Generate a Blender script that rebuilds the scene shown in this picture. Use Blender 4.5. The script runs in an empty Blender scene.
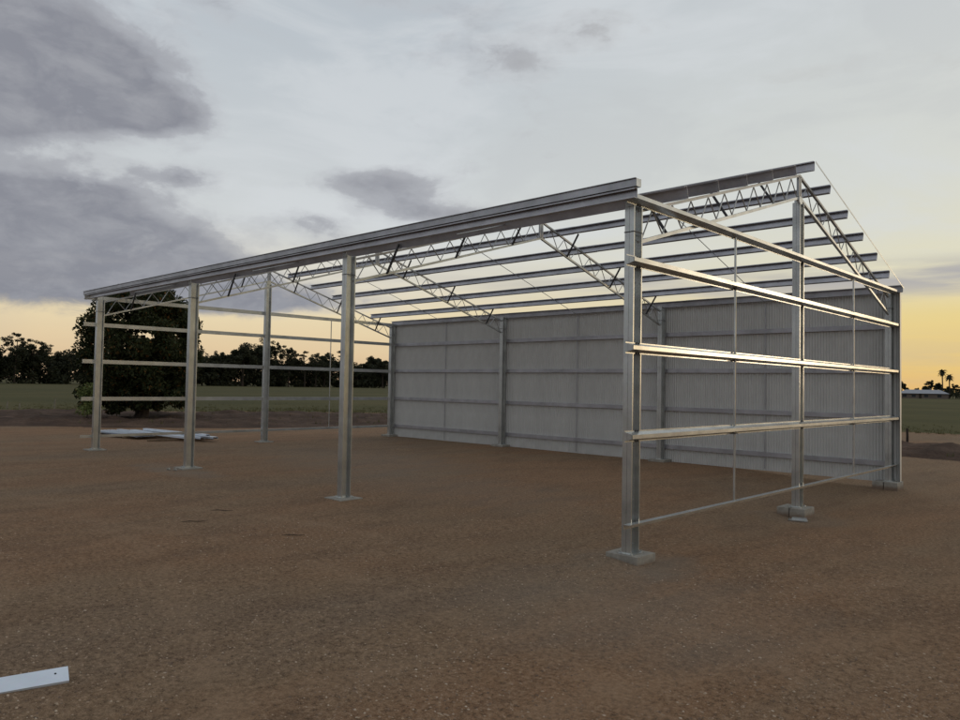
import bpy, math, random
import numpy as np
from mathutils import Vector, Matrix, noise
rnd = random.Random(7)
npr = np.random.default_rng(7)
S = bpy.context.scene
COL = S.collection
R = math.radians

# ------------------------------------------------------------------ camera
CX, CY, CZ = 5.4108, -8.8259, 2.2639
yaw, pit, rol, FP = -0.7611, 0.0339, 0.0178, 745.97
F = Vector((math.sin(yaw)*math.cos(pit), math.cos(yaw)*math.cos(pit), math.sin(pit)))
Rv = Vector((math.cos(yaw), -math.sin(yaw), 0)); U = Rv.cross(F)
R2 = Rv*math.cos(rol) + U*math.sin(rol); U2 = -Rv*math.sin(rol) + U*math.cos(rol)
cam = bpy.data.cameras.new('camera'); co = bpy.data.objects.new('camera', cam); COL.objects.link(co)
M = Matrix((R2, U2, -F)).transposed().to_4x4(); M.translation = (CX, CY, CZ); co.matrix_world = M
cam.sensor_width = 36; cam.lens = FP/960*36; cam.clip_start = .05; cam.clip_end = 6000
S.camera = co

# ------------------------------------------------------------------ node helpers
def newmat(name):
    m = bpy.data.materials.new(name); m.use_nodes = True
    nt = m.node_tree; b = nt.nodes['Principled BSDF']
    return m, nt, b
def N(nt, t, **kw):
    n = nt.nodes.new(t)
    for k, v in kw.items():
        if k.startswith('i_'): n.inputs[k[2:].replace('_', ' ')].default_value = v
        else: setattr(n, k, v)
    return n
def ramp(nt, src, stops, interp='LINEAR'):
    r = nt.nodes.new('ShaderNodeValToRGB'); r.color_ramp.interpolation = interp
    e = r.color_ramp.elements
    while len(e) < len(stops): e.new(.5)
    for el, (p, c) in zip(e, stops):
        el.position = p; el.color = (c, c, c, 1) if isinstance(c, (int, float)) else (*c, 1)
    nt.links.new(src, r.inputs[0]); return r
def mixc(nt, f, a, b, mode='MIX'):
    m = nt.nodes.new('ShaderNodeMix'); m.data_type = 'RGBA'; m.blend_type = mode
    for sock, v in ((m.inputs[0], f), (m.inputs[6], a), (m.inputs[7], b)):
        if hasattr(v, 'is_linked') or hasattr(v, 'links'): nt.links.new(v, sock)
        elif isinstance(v, (int, float)): sock.default_value = v
        else: sock.default_value = (*v, 1)
    return m.outputs[2]
def math_(nt, op, a, b=None, c=None, clamp=False):
    m = nt.nodes.new('ShaderNodeMath'); m.operation = op; m.use_clamp = clamp
    for s, v in zip(m.inputs, (a, b, c)):
        if v is None: continue
        if isinstance(v, (int, float)): s.default_value = v
        else: nt.links.new(v, s)
    return m.outputs[0]
def noise_(nt, vec, scale, detail=4, rough=.55, dist=0):
    n = N(nt, 'ShaderNodeTexNoise'); n.inputs['Scale'].default_value = scale
    n.inputs['Detail'].default_value = detail; n.inputs['Roughness'].default_value = rough
    n.inputs['Distortion'].default_value = dist
    if vec is not None: nt.links.new(vec, n.inputs['Vector'])
    return n.outputs[0]
def bump(nt, b, h, strength, dist):
    n = N(nt, 'ShaderNodeBump'); n.inputs['Strength'].default_value = strength; n.inputs['Distance'].default_value = dist
    nt.links.new(h, n.inputs['Height']); nt.links.new(n.outputs[0], b.inputs['Normal'])

# ------------------------------------------------------------------ materials
def galv(name, base, metal, rough, streak=.25):
    m, nt, b = newmat(name)
    tc = N(nt, 'ShaderNodeTexCoord').outputs['Object']
    vo = N(nt, 'ShaderNodeTexVoronoi'); vo.inputs['Scale'].default_value = 38; nt.links.new(tc, vo.inputs['Vector'])
    n1 = noise_(nt, tc, 2.3, 5, .6)
    n2 = noise_(nt, tc, 23, 4, .6)
    lo = tuple(c*(1-streak) for c in base); hi = tuple(min(1, c*(1+streak*.6)) for c in base)
    c1 = ramp(nt, n1, [(.3, lo), (.7, hi)]).outputs[0]
    c2 = mixc(nt, .05, c1, vo.outputs['Color'], 'SOFT_LIGHT')
    c3 = mixc(nt, ramp(nt, n2, [(.62, 0.), (.85, .12)]).outputs[0], c2, tuple(q*.6 for q in base))
    nt.links.new(c3, b.inputs['Base Color']); b.inputs['Metallic'].default_value = metal
    rr = ramp(nt, n2, [(.3, rough-.015), (.7, rough+.025)]).outputs[0]
    nt.links.new(rr, b.inputs['Roughness'])
    return m
MG = galv('galvanised_steel', (.54, .555, .545), .72, .24)
MP = galv('purlin_steel', (.42, .42, .45), .7, .34)
MT = galv('truss_steel', (.42, .43, .43), .7, .45)
MB = galv('dark_steel', (.05, .05, .055), .3, .6)
MGU = galv('gutter_steel', (.38, .385, .41), .75, .38)
MW = galv('wall_sheet_steel', (.56, .565, .55), .25, .42, .08)
_nt = MW.node_tree; _b = _nt.nodes['Principled BSDF']; _oi = N(_nt, 'ShaderNodeObjectInfo')
_c = _b.inputs['Base Color'].links[0].from_socket
_nt.links.new(mixc(_nt, 1.0, _c, ramp(_nt, _oi.outputs['Random'], [(0, .95), (1, 1.)]).outputs[0], 'MULTIPLY'), _b.inputs['Base Color'])
MPL = galv('pale_zinc_steel', (.66, .72, .80), .25, .4, .1)

def simple(name, base, rough=.8, sc=8, var=.3, bm=.3, bd=.01):
    m, nt, b = newmat(name)
    tc = N(nt, 'ShaderNodeTexCoord').outputs['Object']
    n1 = noise_(nt, tc, sc, 6, .65)
    r = ramp(nt, n1, [(.3, tuple(c*(1-var) for c in base)), (.7, tuple(c*(1+var) for c in base))])
    nt.links.new(r.outputs[0], b.inputs['Base Color']); b.inputs['Roughness'].default_value = rough
    b.inputs['Specular IOR Level'].default_value = .25
    bump(nt, b, noise_(nt, tc, sc*6, 4), bm, bd)
    return m
MC = simple('concrete', (.30, .285, .25), .9, 9, .25)
_nt = MC.node_tree; _b = _nt.nodes['Principled BSDF']; _c = _b.inputs['Base Color'].links[0].from_socket
_g = N(_nt, 'ShaderNodeNewGeometry').outputs['Position']; _s = N(_nt, 'ShaderNodeSeparateXYZ'); _nt.links.new(_g, _s.inputs[0])
_h = math_(_nt, 'MULTIPLY_ADD', noise_(_nt, _g, 14, 5), .10, _s.outputs[2])          # soil splashed up the block
_nt.links.new(mixc(_nt, ramp(_nt, math_(_nt, 'ADD', _h, .12), [(.02, .9), (.11, .1)]).outputs[0], _c, (.17, .115, .08)), _b.inputs['Base Color'])
MTIM = simple('timber', (.16, .11, .07), .85, 12, .3)
MBARK = simple('bark', (.045, .035, .028), .95, 5, .4, .6, .03)
MHOUSE = simple('house_wall', (.16, .13, .11), .9, 1, .1)
MROOF = simple('house_roof', (.27, .28, .31), .5, 1, .1)
MGLASS = simple('window_glass', (.03, .035, .04), .15, 1, .1, 0)
MPOST = simple('weathered_post', (.20, .18, .14), .9, 9, .3)
MWHT = simple('pale_insert', (.6, .6, .56), .7, 9, .2)

def leafmat(name, c0, c1, c2, p2=.93):
    m, nt, b = newmat(name)
    g = N(nt, 'ShaderNodeNewGeometry')
    r = ramp(nt, g.outputs['Random Per Island'], [(0, c0), (.85, c1), (p2, c1), (1, c2)])
    nt.links.new(r.outputs[0], b.inputs['Base Color']); b.inputs['Roughness'].default_value = .65
    b.inputs['Specular IOR Level'].default_value = .2
    tr = N(nt, 'ShaderNodeBsdfTranslucent'); nt.links.new(r.outputs[0], tr.inputs['Color'])
    mx = N(nt, 'ShaderNodeMixShader'); mx.inputs[0].default_value = .3
    out = nt.nodes['Material Output']
    nt.links.new(b.outputs[0], mx.inputs[1]); nt.links.new(tr.outputs[0], mx.inputs[2]); nt.links.new(mx.outputs[0], out.inputs[0])
    return m
ML1 = leafmat('dark_leaves', (.022, .030, .012), (.05, .06, .022), (.20, .09, .025), .90)
ML2 = leafmat('eucalypt_leaves', (.025, .030, .018), (.05, .055, .03), (.07, .06, .03))
ML3 = leafmat('pale_leaves', (.10, .13, .04), (.17, .2, .07), (.25, .24, .09))
MGR = leafmat('dry_grass_blades', (.055, .06, .022), (.12, .105, .045), (.22, .18, .09), .9)

def ground_mat():
    m, nt, b = newmat('gravelly_dirt')
    tc = N(nt, 'ShaderNodeNewGeometry').outputs['Position']
    mp = N(nt, 'ShaderNodeMapping'); mp.inputs['Rotation'].default_value = (0, 0, .9); mp.inputs['Scale'].default_value = (1, .42, 1)
    nt.links.new(tc, mp.inputs['Vector'])
    big = noise_(nt, mp.outputs[0], .22, 6, .62, .3)
    med = noise_(nt, mp.outputs[0], 1.3, 6, .65)
    fine = noise_(nt, tc, 21, 6, .78)
    vf = noise_(nt, tc, 110, 3, .7)
    c = ramp(nt, big, [(.30, (.335, .205, .12)), (.43, (.29, .175, .100)), (.55, (.27, .190, .120)), (.68, (.215, .165, .120))]).outputs[0]
    c = mixc(nt, ramp(nt, med, [(.36, .5), (.52, 0.)]).outputs[0], c, (.150, .095, .062))
    c = mixc(nt, ramp(nt, med, [(.56, 0.), (.74, .28)]).outputs[0], c, (.36, .255, .175))
    c = mixc(nt, ramp(nt, fine, [(.36, .95), (.50, 0.)]).outputs[0], c, (.085, .056, .036))
    c = mixc(nt, ramp(nt, fine, [(.52, 0.), (.64, .8)]).outputs[0], c, (.42, .31, .21))
    c = mixc(nt, ramp(nt, vf, [(.54, 0.), (.66, .75)]).outputs[0], c, (.40, .31, .22))
    c = mixc(nt, ramp(nt, vf, [(.34, .75), (.46, 0.)]).outputs[0], c, (.10, .068, .045))
    vo = N(nt, 'ShaderNodeTexVoronoi'); vo.inputs['Scale'].default_value = 42; nt.links.new(tc, vo.inputs['Vector'])
    peb = ramp(nt, vo.outputs['Distance'], [(.10, 1.), (.26, 0.)]).outputs[0]
    sepc = N(nt, 'ShaderNodeSeparateColor'); nt.links.new(vo.outputs['Color'], sepc.inputs[0])
    pm = math_(nt, 'MULTIPLY', peb, ramp(nt, sepc.outputs[0], [(.68, 0.), (.72, 1.)]).outputs[0])
    pc = ramp(nt, sepc.outputs[1], [(0, (.12, .09, .065)), (.5, (.34, .26, .18)), (1, (.55, .46, .36))]).outputs[0]
    c = mixc(nt, math_(nt, 'MULTIPLY', pm, .5), c, pc)
    sx0 = N(nt, 'ShaderNodeSeparateXYZ'); nt.links.new(tc, sx0.inputs[0])
    for (ax_, ay_, rr0) in ((-2, -16, 13.2), (-2, -16, 14.9), (14, -6, 12.4), (14, -6, 14.0), (-9, -30, 24.5), (-9, -30, 26.1)):
        ddx = math_(nt, 'SUBTRACT', sx0.outputs[0], ax_); ddy = math_(nt, 'SUBTRACT', sx0.outputs[1], ay_)
        rad = math_(nt, 'SQRT', math_(nt, 'ADD', math_(nt, 'MULTIPLY', ddx, ddx), math_(nt, 'MULTIPLY', ddy, ddy)))
        off = math_(nt, 'ABSOLUTE', math_(nt, 'SUBTRACT', math_(nt, 'ADD', rad, math_(nt, 'MULTIPLY', big, .8)), rr0))
        kk = math_(nt, 'MULTIPLY', ramp(nt, off, [(.08, .28), (.22, 0.)]).outputs[0], ramp(nt, med, [(.40, 0.), (.60, 1.)]).outputs[0])
        c = mixc(nt, kk, c, (.36, .26, .175))
    # pale cement dust spilled round three of the footings
    sx = N(nt, 'ShaderNodeSeparateXYZ'); nt.links.new(tc, sx.inputs[0])
    for (px, py, rx, ry, st) in ((-.1, .1, 1.1, 1.0, .5), (-.1, 6, 1.2, .9, .35), (-13.3, -.3, 2.2, .8, .55), (1.1, -1.8, 2.4, 2.0, .35), (-7, 3, 5, 2.2, .25), (-12, 5, 4.5, 3, .35)):
        dx = math_(nt, 'DIVIDE', math_(nt, 'SUBTRACT', sx.outputs[0], px), rx)
        dy = math_(nt, 'DIVIDE', math_(nt, 'SUBTRACT', sx.outputs[1], py), ry)
        d = math_(nt, 'ADD', math_(nt, 'MULTIPLY', dx, dx), math_(nt, 'MULTIPLY', dy, dy))
        d = math_(nt, 'ADD', d, math_(nt, 'MULTIPLY', math_(nt, 'SUBTRACT', med, .5), 2.5))
        k = ramp(nt, d, [(0, st), (1, 0.)]).outputs[0]
        c = mixc(nt, k, c, mixc(nt, vf, (.10, .09, .075), (.40, .36, .30)))
    c = mixc(nt, 1.0, c, (.81, .755, .71), 'MULTIPLY')
    nt.links.new(c, b.inputs['Base Color']); b.inputs['Roughness'].default_value = .95
    b.inputs['Specular IOR Level'].default_value = .15
    h = math_(nt, 'ADD', math_(nt, 'MULTIPLY', fine, 1.0), math_(nt, 'MULTIPLY', pm, .6))
    h = math_(nt, 'ADD', h, math_(nt, 'MULTIPLY', med, 2.0))
    bump(nt, b, h, .8, .02)
    return m
MGD = ground_mat()
def flat_mat(name, cs, sc, stretch=(1, 1, 1), bd=.05):
    m, nt, b = newmat(name)
    tc = N(nt, 'ShaderNodeNewGeometry').outputs['Position']
    mp = N(nt, 'ShaderNodeMapping'); mp.inputs['Scale'].default_value = stretch; nt.links.new(tc, mp.inputs['Vector'])
    n1 = noise_(nt, mp.outputs[0], sc, 7, .65)
    r = ramp(nt, n1, [(.3, cs[0]), (.5, cs[1]), (.7, cs[2])])
    n2 = noise_(nt, tc, 9, 4, .7)
    c = mixc(nt, ramp(nt, n2, [(.35, .5), (.55, 0.)]).outputs[0], r.outputs[0], tuple(x*.5 for x in cs[0]))
    nt.links.new(c, b.inputs['Base Color']); b.inputs['Roughness'].default_value = .95
    b.inputs['Specular IOR Level'].default_value = .1
    bump(nt, b, n2, .8, bd)
    return m
MFI = flat_mat('field_grass', ((.066, .064, .027), (.088, .081, .034), (.12, .10, .045)), .035, (1, 1, 1))
MBK = flat_mat('dark_soil', ((.056, .037, .028), (.085, .055, .040), (.14, .092, .066)), .5)

# ------------------------------------------------------------------ mesh helpers
class MBld:
    def __init__(s): s.v = []; s.f = []
    def add(s, v, f):
        o = len(s.v); s.v += [tuple(p) for p in v]; s.f += [tuple(i+o for i in q) for q in f]
    def box(s, c, d, rot=0, m=None):
        x, y, z = d[0]/2, d[1]/2, d[2]/2
        p = [Vector((a*x, b*y, e*z)) for a in (-1, 1) for b in (-1, 1) for e in (-1, 1)]
        if rot: p = [Matrix.Rotation(rot, 3, 'Z') @ q for q in p]
        if m: p = [m @ q for q in p]
        s.add([q+Vector(c) for q in p], [(0, 1, 3, 2), (4, 6, 7, 5), (0, 4, 5, 1), (2, 3, 7, 6), (0, 2, 6, 4), (1, 5, 7, 3)])
    def prof(s, pts, p0, p1, u, v):
        p0, p1, u, v = map(Vector, (p0, p1, u, v)); n = len(pts)
        a = [p0+u*x+v*y for x, y in pts]; b = [p1+u*x+v*y for x, y in pts]
        s.add(a+b, [(i, (i+1) % n, (i+1) % n+n, i+n) for i in range(n)])
        # end caps: a profile outline is a strip, so cap as quads between its two sides
        h = n//2
        for base in (0, n):
            fs = [(base+i, base+i+1, base+n-2-i, base+n-1-i) for i in range(h-1)]
            s.f += [tuple(q+len(s.v)-2*n for q in f) for f in fs]
    def tube(s, pts, r, seg=8):
        pts = [Vector(p) for p in pts]; rr = r if isinstance(r, (list, tuple)) else [r]*len(pts)
        vs = []; 
        for i, p in enumerate(pts):
            t = (pts[min(i+1, len(pts)-1)]-pts[max(i-1, 0)]).normalized()
            a = t.cross(Vector((.13, .21, .97))); 
            if a.length < .05: a = t.cross(Vector((1, 0, 0)))
            a.normalize(); b = t.cross(a)
            vs += [p+(a*math.cos(2*math.pi*k/seg)+b*math.sin(2*math.pi*k/seg))*rr[i] for k in range(seg)]
        fs = [(i*seg+k, i*seg+(k+1) % seg, (i+1)*seg+(k+1) % seg, (i+1)*seg+k) for i in range(len(pts)-1) for k in range(seg)]
        fs += [tuple(range(seg))[::-1], tuple((len(pts)-1)*seg+k for k in range(seg))]
        s.add(vs, fs)
    def build(s, name, mat, parent=None, bevel=0):
        me = bpy.data.meshes.new(name); me.from_pydata(s.v, [], s.f); me.update()
        o = bpy.data.objects.new(name, me); me.materials.append(mat); COL.objects.link(o)
        if parent: o.parent = parent
        if bevel:
            b = o.modifiers.new('b', 'BEVEL'); b.width = bevel; b.segments = 2
        return o
def tag(o, label=None, cat=None, group=None, kind=None):
    if label: o['label'] = label
    if cat: o['category'] = cat
    if group: o['group'] = group
    if kind: o['kind'] = kind
    return o
def empty(name, loc=(0, 0, 0), rz=0):
    o = bpy.data.objects.new(name, None); COL.objects.link(o); o.location = loc; o.rotation_euler = (0, 0, rz); o.empty_display_size = .2
    return o
def copy_tree(o, parent=None):
    c = o.copy(); COL.objects.link(c)
    if parent: c.parent = parent
    for ch in [x for x in KIDS.get(o.name, [])]: copy_tree(ch, c)
    return c
KIDS = {}
def cprof(d, w, lip, t):
    """lipped C: web on the u=0 side running d along v, flanges w along u, lips closing back"""
    h = d/2
    out = [(w, h-lip), (w, h), (0, h), (0, -h), (w, -h), (w, -h+lip)]
    inn = [(w-t, -h+lip), (w-t, -h+t), (t, -h+t), (t, h-t), (w-t, h-t), (w-t, h-lip)]
    return out+inn

# ------------------------------------------------------------------ ground
def sm(a, b, x):
    t = max(0, min(1, (x-a)/(b-a))); return t*t*(3-2*t)
def gz(x, y, rough=True):
    near = sm(-5, -.4, x)*(1-sm(14, 30, y))
    z = -.035 - near*(.085+.075*sm(2, 5.5, y))
    far = sm(14, 30, math.hypot(x+6, y-4))
    z = z*(1-far) - .12*far
    if rough and far < 1:
        n = noise.noise((x*.35, y*.35, 3))*.022+noise.noise((x*1.3, y*1.3, 9))*.010+noise.noise((x*4.1, y*4.1, 5))*.004
        inside = (1-sm(.3, 1.2, max(-21-x, x-.6, -.5-y, y-13)))
        z += n*(1-far)*(1-.6*inside)
    z += .085*math.exp(-((x+.50)/.38)**2-((y+.22)/.26)**2)+.07*math.exp(-((x+.62)/.3)**2-((y-5.9)/.35)**2)
    z += .03*math.exp(-((x+6.9)/.6)**2-((y-.3)/.6)**2)
    return z
def coords(a, b, st, lim):
    xs = list(np.arange(a, b+st/2, st)); g = st; l = [xs[0]]; r = [xs[-1]]
    while l[-1] > -lim: g *= 1.18; l.append(l[-1]-g)
    g = st
    while r[-1] < lim: g *= 1.18; r.append(r[-1]+g)
    return l[:0:-1]+xs+r[1:]
xs = coords(-24, 10, .14, 3200); ys = coords(-8, 16, .14, 3200)
v = [(x, y, gz(x, y)) for y in ys for x in xs]; nx = len(xs)
f = [(j*nx+i, j*nx+i+1, (j+1)*nx+i+1, (j+1)*nx+i) for j in range(len(ys)-1) for i in range(nx-1)]
g = MBld(); g.v = v; g.f = f; go = g.build('ground', MGD); tag(go, kind='structure')
for p in go.data.polygons: p.use_smooth = True

# loose stones (uncountable gravel) : one mesh
def stones(n, box, smin, smax, dens):
    V = []; Fc = []; ico = [Vector(q).normalized() for q in ((0, 0, 1), (.9, 0, .1), (.2, .85, 0), (-.75, .5, .1), (-.7, -.6, 0), (.3, -.9, .1))]
    fc = [(0, 1, 2), (0, 2, 3), (0, 3, 4), (0, 4, 5), (0, 5, 1)]
    k = 0
    while k < n:
        x = rnd.uniform(box[0], box[1]); y = rnd.uniform(box[2], box[3])
        d = math.hypot(x-CX, y-CY)
        w = .5+.9*noise.noise((x*.6, y*.6, 1.7))+.5*noise.noise((x*2.2, y*2.2, 4))
        if rnd.random() > w or rnd.random() > dens(d): continue
        s = smin*(smax/smin)**(rnd.random()**2.6); a = rnd.uniform(0, 6.28); z = gz(x, y)
        o = len(V)
        for q in ico:
            r = s*rnd.uniform(.7, 1.2)
            V.append((x+(q.x*math.cos(a)-q.y*math.sin(a))*r, y+(q.x*math.sin(a)+q.y*math.cos(a))*r*.8, z+q.z*r*.6-.001))
        Fc += [tuple(i+o for i in t) for t in fc]; k += 1
    b = MBld(); b.v = V; b.f = Fc; return b
sm_mat, nt, b = newmat('gravel_stone')
gg = N(nt, 'ShaderNodeNewGeometry')
rr = ramp(nt, gg.outputs['Random Per Island'], [(0, (.10, .07, .05)), (.45, (.24, .16, .105)), (.85, (.34, .25, .17)), (1, (.46, .37, .28))])
nt.links.new(rr.outputs[0], b.inputs['Base Color']); b.inputs['Roughness'].default_value = .9
st = stones(85000, (-9, 9, -7.5, 5), .0035, .017, lambda d: 1 if d < 7 else max(.12, 1-(d-7)/9))
tag(st.build('gravel', sm_mat), kind='stuff')

# ------------------------------------------------------------------ bank of spoil and field
def resample(poly, n):
    P = [Vector((*p, 0)) for p in poly]; out = []
    m = len(P)-1
    for i in range(n):
        t = i/(n-1)*m; k = min(int(t), m-1); u = t-k
        a, b_, c_, d_ = P[max(k-1, 0)], P[k], P[k+1], P[min(k+2, m)]
        out.append(.5*((2*b_)+(c_-a)*u+(2*a-5*b_+4*c_-d_)*u*u+(3*b_-a-3*c_+d_)*u**3))
    return out
near = [(-70, -60), (-45, -20), (-35.5, 1.2), (-31.9, 4.8), (-27.5, 12), (-25.8, 18), (-21, 22.2), (-2.2, 21.8), (10, 22.5), (40, 24), (90, 26)]
bfar = [(-110, -62), (-72, -22), (-56, 6.8), (-50, 14), (-45, 24.5), (-38, 29), (-24, 31), (-5, 29), (10, 30), (42, 31), (92, 33)]
ffar = [(-110, -62), (-73, -22), (-57, 6.8), (-51, 14), (-46, 24.5), (-40, 31), (-26, 40), (-5, 42), (10, 44), (44, 45), (95, 47)]
NA, NBq = resample(near, 420), resample(bfar, 420)
b = MBld(); rows = 34
for i in range(420):
    for j in range(rows):
        u = j/(rows-1); p = NA[i].lerp(NBq[i], u)
        e = noise.noise((p.x*.25, p.y*.25, 2))*2.0
        p = p+(NBq[i]-NA[i]).normalized()*e*(1-abs(2*u-1))*.8
        edge = min(1, u*6, (1-u)*6)
        z = gz(p.x, p.y, False)+(.14+.16*noise.noise((p.x*.3, p.y*.3, 0))+.22*max(0, noise.noise((p.x*.9, p.y*.9, 6)))+.10*noise.noise((p.x*2.3, p.y*2.3, 8)))*edge-.03*(1-edge)
        b.v.append((p.x, p.y, z))
b.f = [(i*rows+j, i*rows+j+1, (i+1)*rows+j+1, (i+1)*rows+j) for i in range(419) for j in range(rows-1)]
o = b.build('dirt_bank', MBK); tag(o, kind='structure')
for p in o.data.polygons: p.use_smooth = True

FE = resample(ffar, 300); b = MBld()
C0 = Vector((-10, 0, 0)); lv = [0, 1, 3, 8, 20, 50, 110, 250, 600, 1500]
for i, p in enumerate(FE):
    d = (p-C0).normalized()
    for L in lv:
        q = p+d*L
        if L == 0: q = q+d*(noise.noise((q.x*.3, q.y*.3, 4))*1.6+noise.noise((q.x*1.3, q.y*1.3, 4))*.6)
        b.v.append((q.x, q.y, -.10 if L else -.125))
nl = len(lv)
b.f = [(i*nl+j, i*nl+j+1, (i+1)*nl+j+1, (i+1)*nl+j) for i in range(299) for j in range(nl-1)]
tag(b.build('field', MFI), kind='structure')

# grass tufts along the field edge and weeds on the bank
V = []; Fc = []
def tuft(x, y, z, h, n):
    for _ in range(n):
        a = rnd.uniform(0, 6.28); l = rnd.uniform(.1, .6)*h; w = rnd.uniform(.010, .022); hh = h*rnd.uniform(.5, 1.1)
        bx, by = x+rnd.uniform(-.12, .12), y+rnd.uniform(-.12, .12)
        o = len(V); V.extend([(bx-w*math.sin(a), by+w*math.cos(a), z), (bx+w*math.sin(a), by-w*math.cos(a), z), (bx+l*math.cos(a), by+l*math.sin(a), z+hh)])
        Fc.append((o, o+1, o+2))
for _ in range(5200):
    i = rnd.randrange(len(FE)-1); p = FE[i].lerp(FE[i+1], rnd.random())
    d = (p-C0).normalized(); q = p+d*(abs(rnd.gauss(0, 7))-.8)
    if noise.noise((q.x*.2, q.y*.2, 7)) < -.15: continue
    tuft(q.x, q.y, -.12, rnd.uniform(.06, .22), 7)
for _ in range(500):
    i = rnd.randrange(419); p = NA[i].lerp(NBq[i], rnd.uniform(.1, .95)); tuft(p.x, p.y, -.02, rnd.uniform(.1, .3), 6)
b = MBld(); b.v = V; b.f = Fc; tag(b.build('grass', MGR), kind='stuff')

# ------------------------------------------------------------------ the shed frame
shed = empty('steel_shed')
tag(shed, 'half built galvanised steel farm shed, open trussed frame with only its back wall sheeted', 'shed')
FX = [-.18, -6.75, -13.5, -20.06]; YF, YB, YM = .10, 12.28, 6.12
CP = cprof(.22, .072, .022, .006)
def col_mesh(h):
    b = MBld()
    b.prof(CP, (.002, 0, 0), (.002, 0, h), (1, 0, 0), (0, 1, 0))
    b.prof(CP, (-.002, 0, 0), (-.002, 0, h), (-1, 0, 0), (0, 1, 0))
    for z in np.arange(.12, h, .6):                       # bolts through the two webs
        for s in (-.05, .05):
            for e in (1, -1): b.tube([(e*.007, s, z), (e*.018, s, z)], .009, 6)
    return b
def footing_mesh(kind, x0, x1, y0, y1, h):
    b = MBld()
    if kind == 'split':
        w = x1-x0
        b.box(((x0+x0+w*.42)/2, (y0+y1)/2, -h/2), (w*.42, y1-y0, h))
        b.box(((x0+w*.46+x1)/2, (y0+y1)/2-.01, -h/2+.004), (w*.54, y1-y0+.03, h))
    else: b.box(((x0+x1)/2, (y0+y1)/2, -h/2), (x1-x0, y1-y0, h))
    for i, q in enumerate(b.v):                            # hand-cast edges
        b.v[i] = (q[0]+rnd.uniform(-.012, .012), q[1]+rnd.uniform(-.012, .012), q[2])
    return b
cols = []
for i, x in enumerate(FX):
    for y, h, nm in ((YF, 4.80, 'f'), (YB, 4.84, 'b')):
        cols.append((i, x, y, h, nm))
cols += [(0, FX[0], YM, 5.97, 'm'), (3, FX[3], YM, 5.97, 'm')]
for i, x, y, h, nm in cols:
    o = col_mesh(h).build('column', MG, shed); o.location = (x, y, .008)
    bp = MBld(); bp.box((0, 0, .004), (.24, .30, .010))
    for sx in (-.095, .095):
        for sy in (-.125, .125): bp.tube([(sx, sy, .008), (sx, sy, .04)], .011, 6); bp.tube([(sx, sy, .009), (sx, sy, .02)], .02, 6)
    q = bp.build('base_plate', MG, o); q.location = (0, 0, -.006)
    if nm == 'f' and i == 0: fm = footing_mesh('', -.29, .225, -.17, .28, .3)
    elif nm == 'm' and i == 0: fm = footing_mesh('split', -.30, .24, -.26, .24, .34)
    elif nm == 'b' and i == 0: fm = footing_mesh('split', -.32, .27, -.30, .22, .34)
    else: fm = footing_mesh('', -.28, .28, -.27, .25, .3)
    fo = fm.build('footing', MC, shed, .008); fo.location = (x, y, 0 if nm != 'b' or i == 0 else .04)
    if nm == 'b' and i > 0: o.location.z = .04; 
    # truss seat plate across the column at the bottom chord
    if nm != 'm':
        sp = MBld(); sp.box((0, -.115 if nm == 'f' else -.115, 0), (.16, .008, .012)); sp.box((.076, 0, 0), (.012, .20, .012))
        sp.build('truss_cleat', MB, shed).location = (x, y, 4.42)

# purlins and the roof line
ZP = lambda y: 6.77-.302*abs(y-6.15)
PD = .185
PP = cprof(PD, .07, .02, .005)
px0, px1 = -20.25, .11
def purlin(y, z, openv, name='purlin', mat=MP, prof=PP, n=None, x0=px0, x1=px1):
    """z is the top; n is the tilt of the web"""
    b = MBld(); t = n or 0
    v = Vector((0, math.sin(t), math.cos(t))); u = Vector((0, openv*math.cos(t), -openv*math.sin(t)))
    d = max(p[1] for p in prof)
    c = Vector((0, y, z))-v*d
    b.prof(prof, c+Vector((x0, 0, 0)), c+Vector((x1, 0, 0)), u, v)
    return b.build(name, mat, shed)
SL = math.atan(.302)
back_y = [7.10, 8.17, 9.22, 10.25, 11.24]
front_y = [12.3-q for q in back_y]
purlin(6.18, 6.775, -1)
for y in back_y: purlin(y, ZP(y), -1, n=SL)
for y in front_y: purlin(y, ZP(y), -1, n=-SL)
purlin(12.40, 5.02, -1, 'eave_purlin')
# lap sleeves over the frames
for y in back_y+front_y:
    s = SL if y > 6.15 else -SL; op = -1
    for x in FX[1:3]:
        b = MBld(); v = Vector((0, math.sin(s), math.cos(s))); u = Vector((0, op*math.cos(s), -op*math.sin(s)))
        c = Vector((0, y, ZP(y)))-v*PD/2
        b.prof(cprof(PD+.008, .075, .024, .003), c+Vector((x-.4, 0, 0))-u*.004, c+Vector((x+.4, 0, 0))-u*.004, u, v)
        b.build('purlin_lap', MP, shed)
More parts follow.
